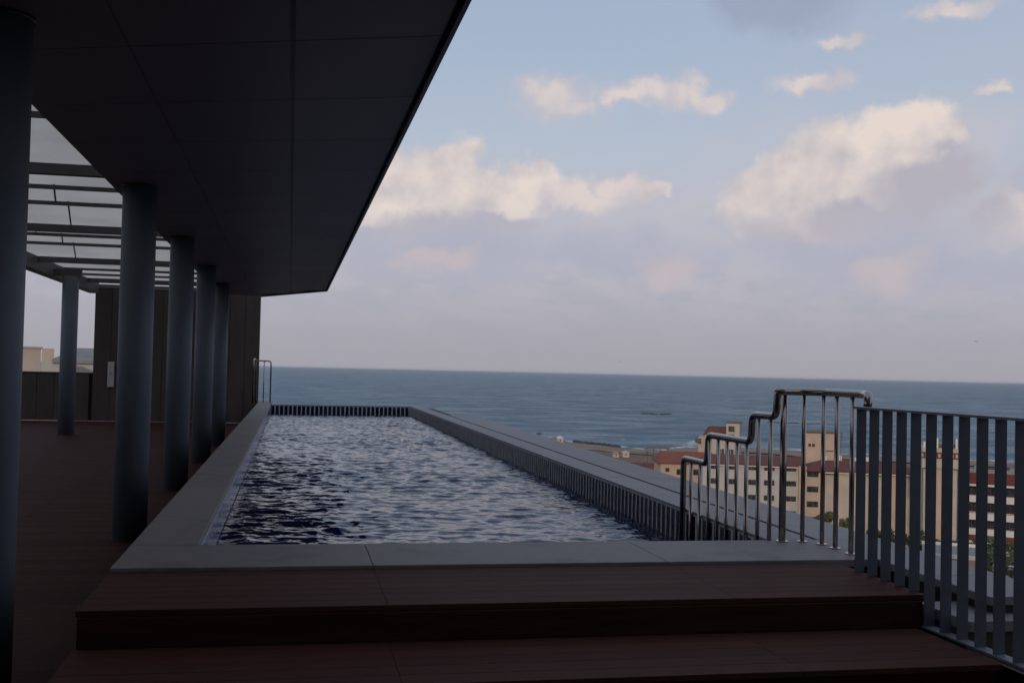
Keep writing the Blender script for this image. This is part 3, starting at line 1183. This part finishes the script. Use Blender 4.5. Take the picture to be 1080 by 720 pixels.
# --- hotel with balconies on the far right
o = frame(1019, 520, 200)
u, n = axes(o, -5)
U = lambda px: u_of(px, o, u, n, 520)
bF = thing('balcony_hotel', 'dark red and white hotel with stacked white balconies at the right edge', 'building', (o.x, o.y, GB))
LW = U(1125)
b = MB()
b.obox(o, u, n, 0, LW, -12, 0, GB, -13.9, M_PALE)
b.build('wall', bF)
b = MB()
b.obox(o, u, n, -.5, LW, -12, 1.3, -15.65, -13.9, M_REDW)
b.obox(o, u, n, -.6, LW, -12.1, 1.45, -16.0, -15.65, M_WHITEW)
b.build('roof_band', bF)
b = MB()
b.obox(o, u, n, 0, LW, -.0, 1.3, -25.0, -24.0, M_REDW)
b.obox(o, u, n, -.1, LW, -.0, 1.45, -25.4, -25.0, M_WHITEW)
b.build('base_band', bF)
for z in (-18.1, -21.0, -23.55):
    b = MB()
    b.obox(o, u, n, 0, LW, 0, 1.3, z - .55, z + .55, M_WHITEW)
    b.build('balcony', bF)
c = 0.9
cols = []
while c < LW - 1:
    cols.append(c)
    c += 2.9
windows(bF, o, u, n, cols, [-16.8, -19.55, -22.3], 2.2, 1.35, nf=.02, frm=M_REDW, sill=False)
for i, c in enumerate(cols[1:]):
    b = MB()
    b.obox(o, u, n, c - 1.5, c - 1.3, .0, 1.2, -24, -16.0, M_PALE if i % 2 else M_REDW)
    b.build('divider', bF)
b = MB()
for c, w_, h_ in ((1, 2, .9), (4.2, 1.5, 1.5), (6.5, 2.4, .8), (9.4, 1.2, 1.7), (12, 2.5, 1.1), (16, 2, 1.4)):
    b.obox(o, u, n, c, c + w_, -4, -2, -13.9, -13.9 + h_, M_WHITEW if h_ > 1 else M_CONC)
b.obox(o, u, n, 0, LW, -.4, -.2, -13.9, -13.2, M_CONC)
b.build('roof_equipment', bF)

# --- low roof just beyond the ledge
o = frame(975, 584, 150)
u, n = axes(o, 0)
U = lambda px: u_of(px, o, u, n, 584)
bG = thing('low_shed', 'low building with a grey-green flat roof and white roof edge beyond the ledge', 'building', (o.x, o.y, -29))
b = MB()
b.obox(o, u, n, 0, U(1036), -9, 0, -30, -21.0, M_PALE)
b.build('wall', bG)
b = MB()
b.obox(o, u, n, -.3, U(1036) + .3, -9.3, .3, -21.0, -20.75, M_GREYR)
b.build('roof', bG)
b = MB()
b.obox(o, u, n, -.35, U(1036) + .35, -9.5, -9.3, -21.0, -20.35, M_WHITEW)
b.obox(o, u, n, U(1012), U(1012) + .3, -9.3, .3, -20.75, -20.4, M_WHITEW)
b.obox(o, u, n, -.35, U(1036) + .35, .3, .5, -21.0, -20.5, M_WHITEW)
b.build('roof_edge', bG)

# --- buildings beyond the low wall, left
for nm, lab, px0, px1_, d, zt, m, slope in (('tan_building', 'plain tan building wall beyond the low parapet, nearest the first column', 20, 43, 82, 2.05, M_CREAM, 0),
                                            ('grey_roof_building', 'pale building with a grey sloping roof behind the single pergola column', 43.5, 100, 95, 1.2, M_PALE, 1)):
    o = frame(px0, 380, d)
    u, n = axes(o, 0)
    U = lambda px: u_of(px, o, u, n, 380)
    t_ = thing(nm, lab, 'building', (o.x, o.y, -24))
    b = MB()
    b.obox(o, u, n, 0, U(px1_), -9, 0, -25, zt, m)
    b.build('wall', t_)
    b = MB()
    if slope:
        hip_roof(b, o, u, n, U(58), U(px1_) + 2, -9, 0, 1.35, 2.35, M_GREYR, hip=2.0, over=.2)
        b.build('roof', t_)
        b = MB()
        b.obox(o, u, n, U(44), U(57), -6, -.5, zt, 2.2, M_CREAM)
        b.build('roof_room', t_)
    else:
        b.obox(o, u, n, -.1, U(px1_) + .1, -9.1, .1, zt, zt + .12, M_PALE)
        b.build('parapet', t_)

# ------------------------------------------------------------------ plants
M_LEAF = mat('dark_leaves', (0.035, 0.055, 0.020), 0.8, var=0.5, scale=0.8, island=0.5)
M_LEAF2 = mat('olive_leaves', (0.085, 0.085, 0.035), 0.8, var=0.5, scale=0.8, island=0.5)
M_BARK = mat('bark', (0.06, 0.045, 0.035), 0.9)


def bush(name, label, px, py, d, zc, w_, h_, ml, trunk=True, leaves=500, group=None, cat='shrub'):
    o = frame(px, py, d)
    v_ = F + RV * ((px - 540) / 1160) - UV * ((py - 360) / 1160)
    zc = EYE + v_.z / math.hypot(v_.x, v_.y) * d       # height of the crown's middle
    gz = zc - h_ / 2
    t_ = thing(name, label, cat, (o.x, o.y, gz - 1), group)
    b = MB()
    rnd = random.Random(int(px * 10 + d))
    cl = [(rnd.uniform(-.8, .8) * w_ / 2, rnd.uniform(-.5, .5) * w_ / 2, rnd.uniform(-.6, .6) * h_ / 2, rnd.uniform(.22, .42)) for _ in range(9)]
    for _ in range(leaves):
        cx, cy, cz, cr = rnd.choice(cl)
        v = Vector((rnd.gauss(0, 1), rnd.gauss(0, 1), rnd.gauss(0, 1))).normalized() * rnd.uniform(.5, 1)
        p = Vector((o.x + cx + v.x * cr * w_ * .6, o.y + cy + v.y * cr * w_ * .6, zc + cz + v.z * cr * h_ * .7))
        s = rnd.uniform(.10, .24) * (d / 105 if d < 400 else 1.6)
        a = Vector((rnd.gauss(0, 1), rnd.gauss(0, 1), rnd.gauss(0, 1))).normalized()
        c_ = a.orthogonal().normalized()
        b.add([p - a * s, p + c_ * s * .6, p + a * s, p - c_ * s * .6], [(0, 1, 2, 3)], ml)
    b.build('foliage', t_)
    b = MB()
    for k in range(4):
        cx, cy, cz, cr = cl[k]
        b.tube([(o.x, o.y, gz - 2), (o.x + cx * .3, o.y + cy * .3, gz), (o.x + cx, o.y + cy, zc + cz)], .07, M_BARK, seg=6)
    b.build('stem', t_)


bush('shrub', 'olive-green shrub at the foot of the peach stair bay', 873, 545, 200, -25.3, 3.6, 1.7, M_LEAF2, group='shrubs below the apartment block')
bush('shrub', 'dark shrub right of the olive one, against the cream wall', 891, 553, 196, -26.3, 2.2, 2.2, M_LEAF2, group='shrubs below the apartment block')
for i, (px, py, d, w_) in enumerate(((925, 562, 192, 3.4), (944, 565, 188, 3.2), (962, 567, 186, 3.6))):
    bush('shrub', ['dark green shrub under the cream wall, first seen left between fence bars', 'dark green shrub under the cream wall, in the middle bar gap',
                   'tall dark green shrub at the right end of the cream wall'][i], px, py, d, -27.0 + .15 * i, w_, 2.2 + .3 * i, M_LEAF, group='shrubs below the apartment block')
bush('tree', 'round dark green tree at the foot of the narrow building', 997, 573, 183, -27.2, 10, 2.8, M_LEAF, leaves=1600, cat='tree')
bush('tree', 'dark green tree in front of the balcony hotel', 1050, 582, 178, -26.9, 13, 4.4, M_LEAF, leaves=3000, cat='tree')
bush('tree', 'brownish green tree in front of the hotel at the right photo edge', 1082, 588, 170, -26.2, 9, 4.0, M_LEAF2, leaves=2200, cat='tree')
bush('shrub', 'small leafy bush with gaps just beyond the ledge', 1048, 597, 120, -19.6, 2.6, 2.0, M_LEAF2, leaves=260)
bush('shrub', 'ragged olive bush beside the white van', 1071, 600, 118, -19.6, 3.2, 2.6, M_LEAF2, leaves=260)
bush('tree', 'coastal tree by the small white hut', 583, 462.5, 690, -38.3, 9, 2.2, M_LEAF2, leaves=260, cat='tree')
bush('tree', 'dark coastal tree farthest left along the shore', 563, 457.5, 710, -39.0, 11, 1.8, M_LEAF, leaves=260, cat='tree')


# van and orange awning just beyond the ledge
def van(px, py, d, z, label, body, turn=0):
    o = frame(px, py, d)
    u, n = axes(o, turn)
    t_ = thing('parked_van', label, 'van', (o.x, o.y, z))
    b = MB()
    prof_ = [(-2.2, .35), (2.2, .35), (2.25, 1.0), (1.75, 1.15), (1.25, 1.85), (-2.1, 1.95), (-2.25, 1.0)]
    vs = []
    for s_ in (-.85, .85):
        for a, h in prof_:
            vs.append((o.x + u.x * a + n.x * s_, o.y + u.y * a + n.y * s_, z + h))
    k = len(prof_)
    b.add(vs, [tuple(range(k)), tuple(range(k, 2 * k))[::-1]] + [(i, (i + 1) % k, k + (i + 1) % k, k + i) for i in range(k)], body)
    b.build('body', t_, bevel=.06)
    b = MB()
    b.obox(o, u, n, -1.9, 1.2, .85, .865, z + 1.15, z + 1.7, M_WIN)
    b.build('side_window', t_)
    for a in (-1.4, 1.4):
        for s_ in (-.8, .8):
            b = MB()
            c0 = Vector((o.x + u.x * a + n.x * s_, o.y + u.y * a + n.y * s_, z + .35))
            nn = Vector((n.x, n.y, 0))
            b.tube([c0 - nn * .1, c0 + nn * .1], .34, M_DARK, seg=16)
            b.build('wheel', t_)


van(1072, 606, 126, -19.7, 'white van parked below the hotel, right of the bush', M_WHITE, 15)
o = frame(1028, 595, 128)
u, n = axes(o, 10)
M_ORANGE = mat('orange_canvas', (0.36, 0.16, 0.07), 0.8, var=0.15)
aw = thing('orange_awning', 'small orange canvas awning beside the low grey-green roof', 'awning', (o.x, o.y, -23))
b = MB()
vs = [(o.x + u.x * a + n.x * c, o.y + u.y * a + n.y * c, z) for a in (-1.3, 1.3) for c, z in ((-.8, -17.9), (.8, -18.4), (.8, -18.6), (-.8, -18.0))]
b.add(vs, [(0, 1, 2, 3), (7, 6, 5, 4), (0, 4, 5, 1), (1, 5, 6, 2), (2, 6, 7, 3), (3, 7, 4, 0)], M_ORANGE)
b.build('canvas', aw)
for a in (-1.2, 1.2):
    for c, z in ((-.7, -18.0), (.7, -18.5)):
        b = MB()
        b.cyl(o.x + u.x * a + n.x * c, o.y + u.y * a + n.y * c, -20.5, z, .04, .04, M_FRAME, 8)
        b.build('leg', aw)

# ------------------------------------------------------------------ things on the shore
M_ROCK = mat('black_rock', (0.035, 0.034, 0.036), 0.8, var=0.4, scale=0.6, island=0.3)


def rocks(name, label, pts, size, zb, nper, kind=None):
    rnd = random.Random(len(pts) * 7 + int(size * 10))
    b = MB()
    for a, r in pts:
        for _ in range(nper):
            x, y, _z = pol(a + rnd.uniform(-.12, .12), r + rnd.uniform(-3, 3), 0)
            s = size * rnd.uniform(.5, 1.2)
            vs = []
            for k in range(8):
                dx, dy, dz = (k & 1) * 2 - 1, (k >> 1 & 1) * 2 - 1, (k >> 2) * 2 - 1
                vs.append((x + dx * s * rnd.uniform(.5, 1.1) * (1.3 if dz < 0 else .8), y + dy * s * rnd.uniform(.5, 1.1) * (1.3 if dz < 0 else .8), zb + dz * s * rnd.uniform(.35, .6)))
            b.add(vs, [(0, 2, 3, 1), (4, 5, 7, 6), (0, 1, 5, 4), (2, 6, 7, 3), (0, 4, 6, 2), (1, 3, 7, 5)], M_ROCK)
    o = b.build(name)
    tag(o, label, 'rocks')
    if kind:
        o['kind'] = kind
    return o


rocks('breakwater', 'line of black boulders along the shore, beyond the ledge', [(14.8 + i * .12, coast(14.8 + i * .12) + 2) for i in range(19)], 1.5, -40.4, 5, 'stuff')
rocks('reef', 'long dark reef showing offshore above the surf', [(18.2 + i * .16, 1190 + 10 * math.sin(i)) for i in range(9)], 2.2, -41.4, 4, 'stuff')
rocks('reef', 'thin dark reef offshore seen between the handrail posts', [(24.6 + i * .16, 1060 + 8 * math.sin(i)) for i in range(16)], 2.0, -41.6, 3, 'stuff')

o = frame(681, 473, 560)
u, n = axes(o, 0)
pv = thing('beach_pavilion', 'open beach pavilion with a dark roof on posts', 'pavilion', (o.x, o.y, -38.5))
b = MB()
hip_roof(b, o, u, n, 0, 11.5, -6, 0, -35.6, -34.7, M_FASCIA, hip=1.5)
b.build('roof', pv)
for a in (.4, 4, 7.5, 11):
    for c in (-.3, -5.7):
        b = MB()
        b.obox(o, u, n, a - .15, a + .15, c - .15, c + .15, -39.3, -35.7, M_FRAME)
        b.build('post', pv)
b = MB()
b.obox(o, u, n, .2, 11.3, -5.8, -.2, -39.6, -38.9, M_CONC)
b.build('floor', pv)


def hut(name, label, px, py, d, w_, h_, mw, mr, zb):
    o = frame(px, py, d)
    u, n = axes(o, 10)
    t_ = thing(name, label, 'hut', (o.x, o.y, zb))
    b = MB()
    b.obox(o, u, n, 0, w_, -4, 0, zb - 2, zb + h_, mw)
    b.build('wall', t_)
    b = MB()
    hip_roof(b, o, u, n, 0, w_, -4, 0, zb + h_ + .3, zb + h_ + 1.2, mr, hip=1, over=.2)
    b.build('roof', t_)
    b = MB()
    b.obox(o, u, n, w_ * .4, w_ * .6, 0, .08, zb, zb + h_ * .7, M_WIN)
    b.build('door', t_)


hut('shore_hut', 'small white hut on the shore left of the black boulders', 588, 465, 640, 3.2, 1.7, M_PALE, M_WHITEW, -38.6)
hut('shore_hut', 'tiny hut with an orange roof on the sand', 647, 482, 520, 2.6, 0.9, M_CREAM, M_ORANGE, -37.3)
hut('shore_hut', 'tiny cream hut right of the orange-roofed one', 657, 481, 525, 3.0, 0.9, M_PALE, M_CREAM, -37.2)
hut('brown_shed', 'long low shed with a red-brown roof before the beach', 664, 489, 440, 11, 1.2, M_FRAME, M_ROOFR, -36.3)
o = frame(683, 480, 480)
tl = thing('utility_pole', 'slim utility pole standing before the beach pavilion', 'pole', (o.x, o.y, -36))
b = MB()
b.cyl(o.x, o.y, -37, -31.6, .16, .11, M_FRAME, 8)
b.build('pole', tl)
b = MB()
b.box(o.x - .9, o.x + .9, o.y - .08, o.y + .08, -32.2, -32.0, M_FRAME)
b.build('crossarm', tl)


# ------------------------------------------------------------------ gulls
def gull(px, py, d, label, s=0.5):
    v = F + RV * ((px - 540) / 1160) - UV * ((py - 360) / 1160)
    c = Vector((0, 0, EYE)) + v * d
    b = MB()
    M = mat('gull_grey', (0.06, 0.06, 0.07), 0.8)
    b.tube([c + Vector((0, -.25, 0)) * s, c + Vector((0, 0, .03)) * s, c + Vector((0, .25, 0)) * s], .07 * s, M, seg=8)
    for sg in (-1, 1):
        p = [c + Vector((0, .12, 0)) * s, c + Vector((sg * .45, .15, .16)) * s, c + Vector((sg * .95, -.02, .04)) * s, c + Vector((sg * .45, -.1, .14)) * s, c + Vector((0, -.12, 0)) * s]
        q = [v_ + Vector((0, 0, .02 * s)) for v_ in p]
        b.add(p + q, [(0, 1, 2, 3, 4), (9, 8, 7, 6, 5), (0, 5, 6, 1), (1, 6, 7, 2), (2, 7, 8, 3), (3, 8, 9, 4)], M)
    tag(b.build('gull'), label, 'bird')


gull(1030, 360, 130, 'dark gull flying above the horizon at the right', .35)
gull(655, 381.5, 190, 'tiny gull just above the horizon near the middle', .35)


# ------------------------------------------------------------------ sea haze
hz = bpy.data.materials.new('haze')
hz.use_nodes = True
t = NT(hz.node_tree)
t.n.clear()
pvn = t.new('ShaderNodeVolumePrincipled')
pvn.inputs['Density'].default_value = 1.2e-5
pvn.inputs['Color'].default_value = (0.80, 0.83, 0.88, 1)
oo = t.new('ShaderNodeOutputMaterial')
t.l.new(pvn.outputs[0], oo.inputs['Volume'])
b = MB()
b.box(-90500, 90500, -2500, 90500, -46, 24, hz)
struct(b.build('haze'), 'stuff')
